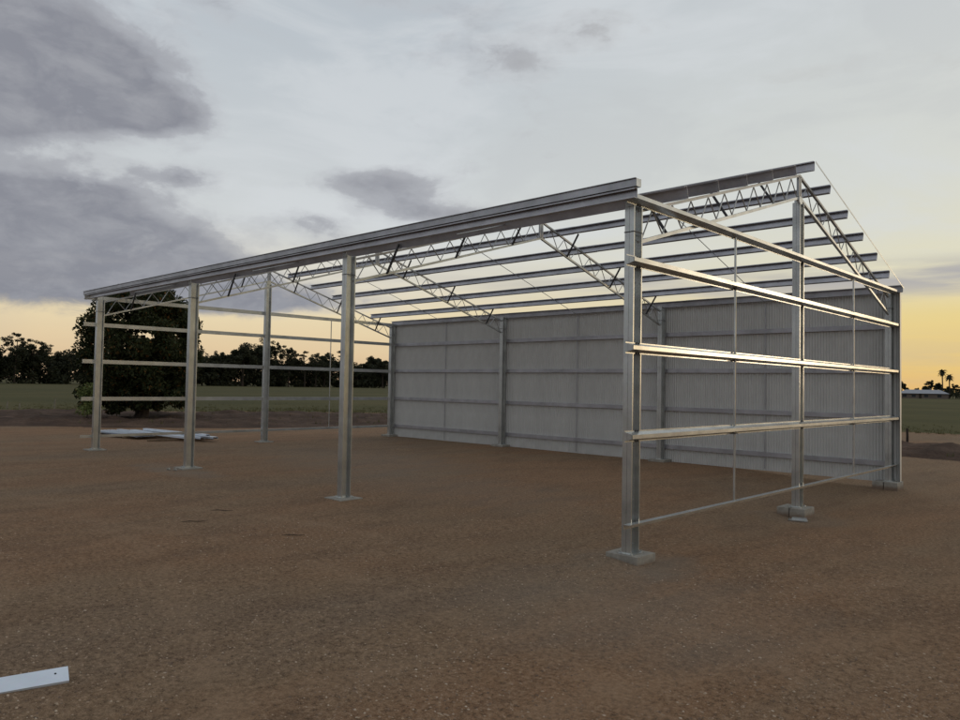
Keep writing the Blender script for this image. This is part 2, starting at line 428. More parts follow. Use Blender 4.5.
# fascia purlin and gutter on the front eave
FPf = cprof(.135, .075, .02, .006)
purlin(-.20, 4.945, -1, 'fascia_purlin', MP, FPf, None, -20.42, .06)
b = MBld()
GP = [(-.02, .10), (-.02, .105), (.0, .105), (.0, .0), (.12, .0), (.12, .112), (.116, .112), (.116, .004), (.004, .004), (.004, .109), (-.024, .109), (-.024, .10)]
b.prof([(p[0], p[1]) for p in GP], (-20.45, -.30, 4.955), (.10, -.30, 4.955), (0, 1, 0), (0, 0, 1))
b.build('gutter', MGU, shed)
b = MBld(); b.box((0, 0, 0), (.003, .118, .105)); o = b.build('gutter_end', MG, shed); o.location = (.102, -.238, 5.008)
b = MBld(); b.box((0, 0, 0), (.003, .118, .105)); o = b.build('gutter_end', MG, shed); o.location = (-20.452, -.238, 5.008)
for x in [q-.0 for q in FX]:
    b = MBld(); b.box((0, 0, 0), (.16, .13, .008)); b.box((0, .06, -.05), (.12, .008, .1))
    b.build('fascia_cleat', MG, shed).location = (x, -.08, 4.87)
# thin barge angle linking the purlin ends on the back slope of the near gable
b = MBld()
for a, c in (((.12, 6.20, 6.79), (.12, 12.42, 4.96)),):
    b.prof([(0, 0), (.035, 0), (.035, .004), (0, .004)], a, c, (0, 0, -1), (1, 0, 0))
b.build('barge_strip', MG, shed)

# trusses
TZ = lambda y: 6.57-.302*abs(y-6.15)          # top of the top chord
BZ = lambda y: 6.10-.302*abs(y-6.15)
def truss(x):
    t = empty('truss', (x, 0, 0)); t.parent = shed
    sq = lambda w, h: [(-w/2, -h/2), (-w/2, h/2), (w/2, h/2), (w/2, -h/2)]
    for sd, ye in ((-1, YF+.10), (1, YB-.10)):
        b = MBld(); s = (TZ(ye)-TZ(6.15))/(ye-6.15)
        vv = Vector((0, -s, 1)).normalized()
        b.prof(sq(.05, .045), (0, 6.15+sd*.001, 6.54), (0, ye, TZ(ye)-.03), (1, 0, 0), vv); b.build('top_chord', MT, t)
        b = MBld(); b.prof(sq(.055, .05), (0, 6.15+sd*.001, 6.10), (0, ye, BZ(ye)), (1, 0, 0), vv); b.build('bottom_chord', MG, t)
        # one bent zig-zag of round bar between the chords
        pts = []; n = 20; top = False
        for k in range(n+1):
            y = 6.15+sd*(.12+(abs(ye-6.15)-.22)*k/n)
            pts.append((0, y, TZ(y)-.055 if k % 2 else BZ(y)+.025))
        b = MBld()
        for k in range(n): b.tube([pts[k], pts[k+1]], .011, 6)
        b.build('lacing', MT, t)
        for yy in ((5.0, 3.05, 1.05) if sd < 0 else (7.25, 9.3, 11.3)):       # fly braces down from the purlins
            y0 = yy; b = MBld()
            sgn = 1 if x < -1 else -1
            b.prof(sq(.038, .038), (sgn*.03, y0, BZ(y0)+.01), (sgn*.03+sgn*.36, y0, TZ(y0)+.10), (0, 1, 0), (sgn*.6, 0, -.8))
            b.build('fly_brace', MB, t)
    b = MBld(); b.box((0, 6.11, 6.32), (.05, .05, .40)); b.box((0, 6.19, 6.32), (.05, .05, .40)); b.build('king_post', MT, t)
    return t
for x in FX: truss(x)
b = MBld()
for x in (FX[0], FX[3]): 
    b = MBld(); b.box((x, YM, 6.03), (.10, .16, .14)); b.build('column_cap', MG, shed)

# girts : gable ends and back wall
GPf = cprof(.125, .066, .018, .005)
t_ = .004
HAT = [(0, -.078), (0, -.059), (.125, -.024), (.125, .024), (0, .059), (0, .078), (t_, .078), (t_, .062), (.125+t_, .027), (.125+t_, -.027), (t_, -.062), (t_, -.078)]
def hat(b, p0, p1, u, v):
    n = 6; p0, p1, u, v = map(Vector, (p0, p1, u, v)); o = HAT[:6]; i_ = HAT[6:][::-1]
    P = o+i_[::-1]; a_ = [p0+u*x+v*y for x, y in P]; c_ = [p1+u*x+v*y for x, y in P]; m = 12
    F_ = [(i, (i+1) % m, (i+1) % m+m, i+m) for i in range(m)]
    for base in (0, m): F_ += [(base+i, base+i+1, base+m-2-i, base+m-1-i) for i in range(5)]
    b.add(a_+c_, F_)
GL = [.41, 1.61, 2.81, 4.0, 4.86]
ANG = [(0, -.044), (0, .026), (.095, .026), (.095, .016), (.005, .016), (.005, -.044)]
bolt_b = MBld(); bolt_b.tube([(-.012, 0, 0), (.012, 0, 0)], .011, 6); bolt_me = None
for x, s in ((-.104, 1), (-20.136, -1)):
    for k, z in enumerate(GL):
        b = MBld(); p0 = (x, -.20 if s > 0 else -.36, z); p1 = (x, 12.50, z)
        if k == 0 and s < 0: b.prof(cprof(.085, .05, .012, .004), p0, p1, (s, 0, 0), (0, 0, 1))
        elif k == 0: b.prof(ANG, p0, p1, (s, 0, 0), (0, 0, 1))
        elif s > 0: hat(b, p0, p1, (s, 0, 0), (0, 0, 1))
        else: b.prof(GPf, p0, p1, (s, 0, 0), (0, 0, 1))
        o = b.build('girt', MG, shed)
        for y in (YF, YM, YB) if k else ():
            b = MBld(); b.box((x-s*.012, y+.14, z), (.014, .09, .10)); b.build('girt_cleat', MG, o)
            if s > 0 and k:
                for dz in (-.070, .070):
                    for dy in (-.03, .03):
                        if bolt_me is None: q = bolt_b.build('bolt', MB, o); bolt_me = q.data
                        else: q = bpy.data.objects.new('bolt', bolt_me); COL.objects.link(q); q.parent = o
                        q.location = (x+.008, y+dy, z+dz)
    for y in (3.08, 9.12):
        b = MBld()
        for za, zb in zip(GL[:-1], GL[1:]): b.tube([(x+s*.03, y, za+.03), (x+s*.03, y, zb-.03)], .019, 8)
        b.build('bridging_rod', MG, shed)
        if s > 0:
            for z in GL[1:4]:
                b = MBld(); b.box((x+s*.05, y-.02, z-.066), (.05, .12, .012)); b.build('bridging_bracket', MB, shed)
GB = [.43, 1.63, 2.83, 3.97]
for k in range(3):
    xa, xb = FX[k+1], FX[k]
    for z in GB:
        b = MBld(); b.prof(GPf, (xa+.0, 12.392, z), (xb-.0-.003, 12.392, z), (0, 1, 0), (0, 0, 1)); b.build('girt', MP, shed)
    xm = (xa+xb)/2
    b = MBld(); prev = .02
    for z in GB+[4.84]:
        b.tube([(xm, 12.42, prev), (xm, 12.42, z-.075)], .014, 8); prev = z+.075
    b.build('bridging_rod', MP, shed)
# roof bridging rods mid-bay
for k in range(3):
    xm = (FX[k]+FX[k+1])/2
    for ylist in ([6.18]+back_y+[12.36], [6.18]+front_y+[-.13]):
        b = MBld()
        for ya, yb in zip(ylist[:-1], ylist[1:]): b.tube([(xm, ya, ZP(ya)-.09), (xm, yb, ZP(yb)-.09)], .010, 6)
        b.build('bridging_rod', MT, shed)

# back wall sheets : trapezoidal ribs, modelled
def sheet_mesh(w, h):
    b = MBld(); n = 10; k_ = 8
    out = [(w*i/(n*k_), .0105-.0105*math.cos(2*math.pi*i/k_)) for i in range(n*k_+1)]; m = len(out)
    for z in (0, h):
        for x, y in out: b.v.append((x, y, z))
    for z in (0, h):
        for x, y in out: b.v.append((x, y+.0012, z))
    b.f = [(i, i+1, m+i+1, m+i) for i in range(m-1)]+[(2*m+i+1, 2*m+i, 3*m+i, 3*m+i+1) for i in range(m-1)]
    b.f += [(i+1, i, 2*m+i, 2*m+i+1) for i in range(m-1)]+[(m+i, m+i+1, 3*m+i+1, 3*m+i) for i in range(m-1)]
    b.f += [(0, m, 3*m, 2*m), (m-1, 2*m-1, 4*m-1, 3*m-1)]
    return b
XL, XR = -20.30, .04; ns = 27; w = (XR-XL)/ns
proto = sheet_mesh(w-.0005, 5.08).build('wall_sheet', MW, shed); proto.location = (XL, 12.462, -.04)
for k in range(1, ns):
    c = proto.copy(); COL.objects.link(c); c.parent = shed; c.location = (XL+k*w, 12.462+(.0006 if k % 2 else 0), -.04+rnd.uniform(-.004, .004))
b = MBld(); b.box((.043, 12.43, 2.5), (.002, .12, 5.06)); b.box((0, 12.492, 2.5), (.084, .002, 5.06)); b.build('corner_flashing', MW, shed)

# ------------------------------------------------------------------ loose things in the yard
def lay(o, a, c, zoff=0):
    a, c = Vector(a), Vector(c); d = c-a; o.location = a; o.rotation_euler = (0, -math.asin(d.z/d.length), math.atan2(d.y, d.x)); return d.length
# off-cut channel in the foreground
ax = Vector((-.228, -.974, 0)).normalized(); w0 = Vector((-1.107, -6.701, -.04))-Vector((-.967, -6.725, -.105))
w0 = (w0-ax*w0.dot(ax)); WD = w0.length; w0.normalize(); nn = ax.cross(w0); nn = nn if nn.z > 0 else -nn
t = .003; pf = [(0, -.045), (0, 0), (WD, 0), (WD, -.045), (WD-t, -.045), (WD-t, -t), (t, -t), (t, -.045)]
p0 = Vector((-.967, -6.725, -.100)); L = 2.6
b = MBld(); o_ = p0+ax*(L/2)
b.prof([(q[0], q[1]) for q in pf], p0-o_, p0+ax*L-o_, w0, nn)
oc = b.build('steel_channel', MPL); oc.location = o_
tag(oc, 'pale blue-grey steel offcut lying on the dirt in the near left corner', 'steel offcut')
b = MBld(); hc = p0+ax*.09+w0*WD*.62+nn*.0012-o_; b.tube([hc-nn*.0015, hc+nn*.0008], .008, 12)
b.build('bolt_hole', simple('hole_black', (.01, .01, .01)), oc)

# stack of purlins and sheets beyond the far gable
def lie(name, mesh, p0, p1, mat, label, cat, group=None):
    p0, p1 = Vector(p0), Vector(p1); o = mesh(((p1-p0).length)).build(name, mat)
    d = p1-p0; o.location = p0; o.rotation_euler = (0, -math.asin(d.z/d.length), math.atan2(d.y, d.x))
    tag(o, label, cat, group); return o
def chan(d=.2, w=.075, up=True):
    def f(L):
        b = MBld(); b.prof(cprof(d, w, .02, .004), (0, 0, 0), (L, 0, 0), (0, 0, -1 if up else 1), (0, 1, 0)); return b
    return f
def bearer(L):
    b = MBld(); b.box((L/2, 0, 0), (L, .10, .10)); return b
for k, x in enumerate((-26.9, -24.6, -22.5)):
    lie('timber_bearer', bearer, (x, 2.55+.1*k, -.02), (x+.25, 5.0+.1*k, -.02), MTIM,
        ['timber bearer under the left end of the steel stack', 'timber bearer under the middle of the steel stack', 'timber bearer under the right end of the steel stack'][k], 'timber', 'bearers under the steel stack')
def sheetpile(L):
    b = MBld()
    for k in range(4):
        n = 10; wv = .78; z = k*.018; oy = rnd.uniform(-.05, .05); ox = rnd.uniform(0, .15)
        for i in range(n):
            y0 = oy-wv/2+wv*i/n; hh = .022 if i % 2 else 0
            b.box((ox+L/2, y0+wv/n/2, z+hh/2), (L, wv/n*(.98), .004))
    return b
lie('roof_sheet_pile', sheetpile, (-27.6, 2.95, .06), (-23.9, 3.25, .06), MPL, 'low pile of pale wall sheets on the ground beyond the far left column', 'sheet pile')
bars = [((-27.3, 3.55, .15), (-21.6, 3.95, .15), .20), ((-26.8, 3.90, .15), (-21.3, 4.3, .15), .20), ((-26.2, 4.30, .15), (-21.1, 4.7, .15), .20),
        ((-25.8, 4.0, .25), (-21.2, 4.45, .25), .15)]
lb = ['long galvanised purlin lying lowest and nearest in the steel stack', 'long galvanised purlin second from the front of the steel stack', 'long galvanised purlin at the back of the steel stack', 'galvanised purlin lying on top of the steel stack']
for (a, c, d), l in zip(bars, lb): lie('steel_purlin', chan(d), a, c, MPL, l, 'purlin', 'purlins stacked beyond the far gable')

# sticks and rubble on the dirt
for k, (x, y, a, L, lab) in enumerate(((-6.305, -3.193, 1.0, .36, 'dark stick on the dirt, nearest to the left edge'), (-6.979, -2.363, .72, .40, 'dark stick on the dirt, farthest from the camera'), (-4.361, -2.565, .80, .34, 'dark stick on the dirt, closest to the second front column'))):
    b = MBld(); z = gz(x, y)+.012
    b.tube([(-L/2, 0, 0), (-L/6, .03, .006), (L/5, .0, .002), (L/2, .04, 0)], [.003, .008, .006, .003], 6)
    o = b.build('stick', MBARK); o.location = (x, y, z); o.rotation_euler = (0, 0, a); tag(o, lab, 'stick', 'sticks lying on the dirt')
b = MBld(); b.box((0, 0, 0), (.34, .16, .02)); b.box((.02, .05, .03), (.26, .03, .04))
o = b.build('steel_plate', MG); o.location = (.02, 5.62, gz(0, 5.6)+.02); o.rotation_euler = (0, 0, .3)
tag(o, 'small steel plate on the ground in front of the middle gable footing', 'steel plate')
for k, (x, y, lab) in enumerate(((-13.45, -.45, 'pale rubble lump in front of the second column from the left, left one'), (-13.22, -.38, 'pale rubble lump in front of the second column from the left, right one'))):
    b = MBld(); b.tube([(-.09, 0, 0), (0, .02, .012), (.09, 0, 0)], [.015, .028, .015], 7)
    o = b.build('rubble_lump', MC); o.location = (x, y, gz(x, y)+.02); tag(o, lab, 'rubble', 'rubble lumps beside the footing')

# ------------------------------------------------------------------ fence posts
for x, y, h, lab in ((-58.3, 7.2, .55, 'pale fence post at the far edge of the bank, leftmost of the near pair'), (-57.9, 7.9, .42, 'short pale fence post beside the leftmost post on the bank'), (-57.3, 10.1, .75, 'pale fence post at the far edge of the bank, left of the big tree'),
                     (-3.96, 29.3, .75, 'thin dark fence post on the bank right of the shed corner')):
    b = MBld(); hh = h+.3; b.tube([(0, 0, -.3), (.02, 0, h*.5), (.0, .02, h)], [.06, .055, .05], 7)
    o = b.build('fence_post', MPOST if x < -10 else MBARK); o.location = (x, y, -.1); o.rotation_euler = (0, rnd.uniform(-.05, .05), 0); tag(o, lab, 'fence post', 'fence posts along the bank')

# ------------------------------------------------------------------ vegetation
def leaf_cloud(centres, n, size, flat=1.0):
    """centres: (x,y,z,rx,rz,count weight) clumps; returns numpy built mesh builder of leaf quads"""
    V = []; W = [c[5] for c in centres]; tot = sum(W)
    for c in centres:
        k = max(3, int(n*c[5]/tot))
        d = npr.normal(size=(k, 3)); d /= np.linalg.norm(d, axis=1)[:, None]
        r = npr.random(k)**.45
        p = d*r[:, None]*np.array([c[3], c[3], c[4]])+np.array(c[:3])
        a = npr.normal(size=(k, 3)); a /= np.linalg.norm(a, axis=1)[:, None]
        q = npr.normal(size=(k, 3)); bq = np.cross(a, q); bq /= np.linalg.norm(bq, axis=1)[:, None]
        s = size*npr.uniform(.55, 1.3, k)[:, None]
        V.append(np.stack([p-a*s, p+bq*s*.45, p+a*s, p-bq*s*.45], 1).reshape(-1, 3))
    V = np.concatenate(V); n4 = len(V)//4
    me = bpy.data.meshes.new('crown'); me.vertices.add(len(V)); me.vertices.foreach_set('co', V.ravel())
    me.loops.add(len(V)); me.loops.foreach_set('vertex_index', np.arange(len(V)))
    me.polygons.add(n4); me.polygons.foreach_set('loop_start', np.arange(0, len(V), 4)); me.polygons.foreach_set('loop_total', np.full(n4, 4))
    me.update(calc_edges=True); return me
def meshobj(name, me, mat, parent=None):
    o = bpy.data.objects.new(name, me); me.materials.append(mat); COL.objects.link(o)
    if parent: o.parent = parent
    return o

# the big dense tree beyond the far left bay
T = Vector((-40.0, 9.5, -.1))
bt = empty('shade_tree', T); tag(bt, 'big dense dark round-crowned tree standing behind the left bays of the shed', 'tree')
b = MBld()
b.tube([(0, 0, -.3), (.1, .15, .5), (-.15, .3, 1.1), (.0, .2, 2.6), (.2, 0, 5)], [.50, .36, .32, .24, .10], 10)
limbs = []
for k in range(11):
    a = k*2.4; l = rnd.uniform(1.8, 3.0); z0 = rnd.uniform(.7, 2.4)
    e = (l*math.cos(a), l*math.sin(a), z0+rnd.uniform(.6, 2.8)); limbs.append(e)
    b.tube([(0, .2, z0), (e[0]*.45, e[1]*.45+.1, z0+(e[2]-z0)*.35), e], [.16, .11, .03], 7)
b.build('trunk', MBARK, bt)
cs = []
for k in range(235):
    while 1:
        p = Vector((rnd.uniform(-1, 1), rnd.uniform(-1, 1), rnd.uniform(-1, 1)))
        if .35 < p.length < 1: break
    p = p.normalized()*(p.length**.4)
    x, y, z = p.x*3.2, p.y*3.0, 4.45+p.z*3.4
    if p.z < 0: z = max(z, 1.2+abs(rnd.gauss(0, .25)))
    r = rnd.uniform(.38, .85); cs.append((x, y, z, r, r*.75, r*r))
for k in range(52):
    a = rnd.uniform(0, 6.28); rr_ = rnd.uniform(.5, 3.0); cs.append((rr_*math.cos(a), rr_*math.sin(a), rnd.uniform(.7, 2.2), .6, .42, .45))
meshobj('crown', leaf_cloud(cs, 95000, .115), ML1, bt)
# sapling to its left
T2 = Vector((-38.6, 6.1, -.1)); sp_ = empty('sapling', T2); tag(sp_, 'small yellow-green sapling at the left foot of the big dark tree', 'sapling')
b = MBld(); b.tube([(0, 0, -.1), (.05, 0, .8), (.0, .1, 1.7)], [.035, .03, .012], 6); b.build('trunk', MBARK, sp_)
meshobj('crown', leaf_cloud([(rnd.uniform(-.5, .5), rnd.uniform(-.5, .5), rnd.uniform(.5, 1.9), .38, .35, 1) for _ in range(9)], 1500, .08), ML3, sp_)

# eucalypt variants for the far tree line
def euc(kind, h, seed):
    r = random.Random(seed); b = MBld(); cs = []
    lean = r.uniform(-.06, .06)*h
    if kind == 'tall':
        b.tube([(0, 0, -.4), (lean*.3, 0, h*.35), (lean, r.uniform(-.3, .3), h*.72), (lean*1.3, 0, h*.93)], [.42, .32, .2, .06], 7)
        for k in range(9):
            a = r.uniform(0, 6.28); z0 = h*r.uniform(.38, .75); l = h*r.uniform(.13, .26); z1 = z0+h*r.uniform(.08, .22)
            x1, y1 = lean*.8+l*math.cos(a), l*math.sin(a)
            b.tube([(lean*.7, 0, z0), (lean*.8+l*.5*math.cos(a), l*.5*math.sin(a), (z0+z1)/2+.2), (x1, y1, z1)], [.16, .1, .04], 6)
            for q in range(6): cs.append((x1+r.gauss(0, 1.3), y1+r.gauss(0, 1.3), z1+r.gauss(0, 1.2), r.uniform(.7, 1.6), r.uniform(.5, 1.3), 1))
        for q in range(5): cs.append((lean*1.3+r.gauss(0, .9), r.gauss(0, .9), h*r.uniform(.86, 1.0), r.uniform(.7, 1.4), r.uniform(.5, .9), 1))
    else:
        b.tube([(0, 0, -.4), (lean*.5, 0, h*.3), (lean, 0, h*.8)], [.4, .3, .08], 7)
        for k in range(26):
            a = r.uniform(0, 6.28); l = h*r.uniform(.05, .30); z = h*(.38+.56*(1-(l/h/.32)**2)*r.uniform(.35, 1))
            if k % 3 == 0: b.tube([(lean*.6, 0, h*.35), (l*math.cos(a)*.9, l*math.sin(a)*.9, z)], [.13, .04], 6)
            cs.append((lean+l*math.cos(a), l*math.sin(a), z, r.uniform(1.0, 1.9), r.uniform(.7, 1.3), 1.3))
    t = empty('gum_tree'); tr = b.build('trunk', MBARK, t)
    cr = meshobj('crown', leaf_cloud(cs, 5200 if kind == 'tall' else 6500, .34), ML2, t)
    KIDS[t.name] = [tr, cr]; return t
protos = [(euc('tall', 19, 1), 19, 'tall'), (euc('round', 15, 2), 15, 'round'), (euc('tall', 21, 3), 21, 'tall'), (euc('round', 17, 4), 17, 'round'), (euc('tall', 17, 5), 17, 'tall'), (euc('round', 13, 6), 13, 'round')]
used = set()
def place(pi, x, y, s, rz, label, group):
    t = protos[pi][0]
    if pi not in used: o = t; used.add(pi)
    else:
        o = t.copy(); COL.objects.link(o)
        for ch in KIDS[t.name]:
            c = ch.copy(); COL.objects.link(c); c.parent = o
    o.location = (x, y, -.1); o.rotation_euler = (0, 0, rz); o.scale = (s, s, s*rnd.uniform(.92, 1.08))
    tag(o, label, 'tree', group); return o
# far western row: x about -310, heights follow the skyline of the photograph
prof_px = [(-60, 40), (0, 46), (12, 48), (25, 38), (40, 36), (50, 40), (62, 36), (75, 28), (120, 30), (200, 36), (215, 33), (235, 44), (245, 46), (262, 45), (280, 36), (293, 36), (300, 34), (318, 32), (335, 33), (350, 28), (385, 31), (420, 33), (500, 34)]
def skyline(px):
    for (a, ha), (c, hc) in zip(prof_px[:-1], prof_px[1:]):
        if a <= px <= c: return ha+(hc-ha)*(px-a)/(c-a)
    return 34
y = -150.0; k = 0; n_tree = 0
while y < 470:
    x = -308+rnd.uniform(-9, 9)
    rel = Vector((x-CX, y-CY, 0)); dep = rel.dot(Vector((math.sin(yaw), math.cos(yaw), 0))); px = 480+FP*rel.dot(Rv)/dep
    if px > 430: break
    h = skyline(px)*dep/FP*rnd.uniform(.78, 1.13)
    pi = rnd.randrange(6)
    kind = protos[pi][2]
    lab = ('slender gum tree' if kind == 'tall' else 'rounded gum tree')+' in the far tree line '
    if px < 75: lab += 'left of the big dark tree'
    elif px < 200: lab += 'behind the big dark tree'
    elif px < 345: lab += 'between the second and third front columns'
    else: lab += 'between the third front column and back wall'
    place(pi, x, y, h/protos[pi][1], rnd.uniform(0, 6.28), lab, 'gum trees of the far tree line: '+lab)
    y += rnd.uniform(3.6, 7.6); n_tree += 1
# understorey of the tree line reads as one mass
cs = []
for _ in range(2300):
    y = rnd.uniform(-160, 480); cs.append((-314+rnd.uniform(-10, 10), y, rnd.uniform(.5, 9.5+3*noise.noise((y*.03, 1, 1))+(y>60)*2.5), rnd.uniform(2.2, 4.4), rnd.uniform(1.6, 2.8), 1))
wl = meshobj('woodland_understorey', leaf_cloud(cs, 300000, .66), ML2); tag(wl, kind='stuff')

# right hand distance : scattered trees, two palms and a pale roofed house
def polar(px, dist):
    # azimuth of an image column at eye level, measured once from the photograph
    a = yaw+math.atan((px-480)/FP); return CX+dist*math.sin(a), CY+dist*math.cos(a)
right = [(800, 420, 9, 1), (830, 430, 10, 3), (860, 425, 9, 5), (884, 420, 7, 1), (902, 400, 8.2, 5), (917, 440, 6.0, 3), (924, 450, 6.5, 1), (930, 425, 9.2, 3), (937, 430, 8.4, 1), (948, 410, 6.6, 5), (956, 410, 8.2, 3), (968, 400, 8.8, 1), (985, 410, 9.5, 0), (1005, 400, 8, 3), (1030, 405, 10, 2), (1060, 400, 9, 5), (1100, 400, 11, 1)]
desc = {902: 'small round bushy tree just right of the shed corner on the horizon', 917: 'low distant tree behind the pale house roof', 924: 'low tree rising behind the middle of the house roof', 930: 'bushy tree at the right end of the pale house', 937: 'dark tree between the house and the palms', 948: 'low dark tree under the palms', 956: 'rounded dark tree at the right edge of the picture'}
for px, d, h, pi in right:
    x, y = polar(px, d)
    if px in desc: place(pi, x, y, h/protos[pi][1], rnd.uniform(0, 6.28), desc[px], 'trees on the right horizon')
    elif px < 890: place(pi, x, y, h/protos[pi][1], rnd.uniform(0, 6.28), 'distant bushy tree behind the sheeted back wall', 'trees on the right horizon')
    else: place(pi, x, y, h/protos[pi][1], rnd.uniform(0, 6.28), 'distant bushy tree beyond the right edge of the picture', 'trees on the right horizon')
cs = []
for _ in range(260):
    px = rnd.uniform(780, 1120); 
    if 899 < px < 943: continue
    x, y = polar(px, rnd.uniform(398, 425)); cs.append((x, y, rnd.uniform(.3, 2.6), rnd.uniform(2, 4), rnd.uniform(1, 1.9), 1))
hg = meshobj('distant_scrub', leaf_cloud(cs, 24000, .45), ML2); tag(hg, kind='stuff')
def palm(px, d, h, lab):
    x, y = polar(px, d); t = empty('palm_tree', (x, y, -.1)); tag(t, lab, 'palm tree', 'palms beside the distant house')
    b = MBld(); b.tube([(0, 0, -.3), (.15, 0, h*.4), (0, 0, h)], [.34, .24, .26], 8); b.build('trunk', MBARK, t)
    b = MBld()
    for k in range(34):
        a = k*2.4; el = rnd.uniform(-.9, 1.1); L = rnd.uniform(1.7, 2.5); prev = None
        for s_ in range(7):
            u = s_/6; r_ = L*u*math.cos(el*(1-u*.3)); z = h+L*math.sin(el)*u-1.3*u*u
            p = Vector((r_*math.cos(a), r_*math.sin(a), z)); wd = .34*math.sin(math.pi*min(1, u*.85+.15))
            sd = Vector((-math.sin(a), math.cos(a), 0))
            row = (p-sd*wd-Vector((0, 0, wd*.6)), p, p+sd*wd-Vector((0, 0, wd*.6)))
            if prev: b.add(list(prev)+list(row), [(0, 1, 4, 3), (1, 2, 5, 4)])
            prev = row
    b.build('crown', ML2, t)
palm(942.5, 400, 12.6, 'taller palm with a shaggy crown on the right horizon')
palm(949.5, 402, 10.6, 'shorter palm just right of the taller one on the right horizon')
hx, hy = polar(923, 385); hs = empty('farm_house', (hx, hy, -.1), -yaw*0+R(14)); tag(hs, 'low distant farm house with a long pale roof on the right horizon', 'house')
b = MBld(); b.box((0, 0, 1.1), (19, 8, 2.2)); b.build('wall', MHOUSE, hs)
b = MBld()
def hip(x0, x1, y0, y1, z0, z1, ins):
    b.add([(x0, y0, z0), (x1, y0, z0), (x1, y1, z0), (x0, y1, z0), (x0+ins, (y0+y1)/2, z1), (x1-ins, (y0+y1)/2, z1)], [(0, 1, 5, 4), (1, 2, 5), (2, 3, 4, 5), (3, 0, 4), (0, 3, 2, 1)])
hip(-10, 10, -4.8, 4.8, 2.2, 3.9, 3.5); rf = b.build('roof', MROOF, hs)
b = MBld(); b.box((3, .6, 3.9), (.7, .7, 1.2)); b.build('chimney', MHOUSE, rf)
for wx in (-7, -3.5, 1.2, 6.2):
    b = MBld(); b.box((wx, -4.02, 1.2), (1.5, .06, 1.1)); b.build('window', MGLASS, hs)
b = MBld(); b.box((-1, -4.03, 1.02), (.95, .06, 2.0)); b.build('door', MBARK, hs)
hx, hy = polar(905, 392); h2 = empty('farm_shed', (hx, hy, -.1), R(8)); tag(h2, 'small low shed with grey roof left of the distant house', 'shed')
b = MBld(); b.box((0, 0, 1), (7, 5, 2)); b.build('wall', MHOUSE, h2)
b = MBld(); hip(-3.8, 3.8, -2.8, 2.8, 2.0, 2.7, .2); b.build('roof', MROOF, h2)

# ------------------------------------------------------------------ sky and light
SUN_AZ, SUN_EL = R(24), R(4)
w = bpy.data.worlds.new('World'); S.world = w; w.use_nodes = True; nt = w.node_tree
bg = nt.nodes['Background']; bg.inputs['Strength'].default_value = .1
sky = N(nt, 'ShaderNodeTexSky'); sky.sky_type = 'NISHITA'; sky.sun_disc = False
sky.sun_elevation = SUN_EL; sky.sun_rotation = SUN_AZ; sky.dust_density = 2.5; sky.air_density = 1.2
tc = N(nt, 'ShaderNodeTexCoord').outputs['Generated']
nv = N(nt, 'ShaderNodeVectorMath', operation='NORMALIZE'); nt.links.new(tc, nv.inputs[0]); D = nv.outputs[0]
sp = N(nt, 'ShaderNodeSeparateXYZ'); nt.links.new(D, sp.inputs[0])
def dot(c):
    c = Vector(c).normalized(); n = N(nt, 'ShaderNodeVectorMath', operation='DOT_PRODUCT'); nt.links.new(D, n.inputs[0]); n.inputs[1].default_value = c; return n.outputs['Value']
el = sp.outputs[2]
def X(c, k=10): return tuple(q*k for q in c)
sund = dot((math.sin(R(16)), math.cos(R(16)), .03))
# high thin overcast veil: cream towards the set sun, cold grey away from it
cool = ramp(nt, el, [(0, (.74, .50, .31)), (.04, (.86, .66, .41)), (.085, (.90, .76, .50)), (.13, (.82, .77, .64)), (.2, (.70, .73, .745)), (.42, (.56, .61, .66)), (1, (.47, .51, .56))]).outputs[0]
warm = ramp(nt, el, [(0, (.90, .55, .20)), (.03, (.90, .64, .22)), (.09, (.85, .69, .31)), (.15, (.80, .77, .58)), (.25, (.73, .75, .70)), (.45, (.68, .71, .72)), (1, (.49, .52, .56))]).outputs[0]
back = ramp(nt, el, [(0, (.38, .385, .41)), (.2, (.48, .50, .53)), (.6, (.52, .55, .59)), (1, (.49, .52, .56))]).outputs[0]
f1 = ramp(nt, sund, [(.42, 0.), (.90, 1.)]).outputs[0]
veil = mixc(nt, f1, cool, warm)
f2 = ramp(nt, sund, [(.0, 1.), (.32, 0.)]); f2.color_ramp.elements[0].position = 0; 
fb = math_(nt, 'MULTIPLY_ADD', sund, .5, .5)
f2 = ramp(nt, fb, [(.28, 1.), (.50, 0.)]).outputs[0]
veil = mixc(nt, f2, veil, back)
vm = N(nt, 'ShaderNodeVectorMath', operation='SCALE'); nt.links.new(veil, vm.inputs[0]); vm.inputs['Scale'].default_value = 10
base = mixc(nt, .87, sky.outputs[0], vm.outputs[0])
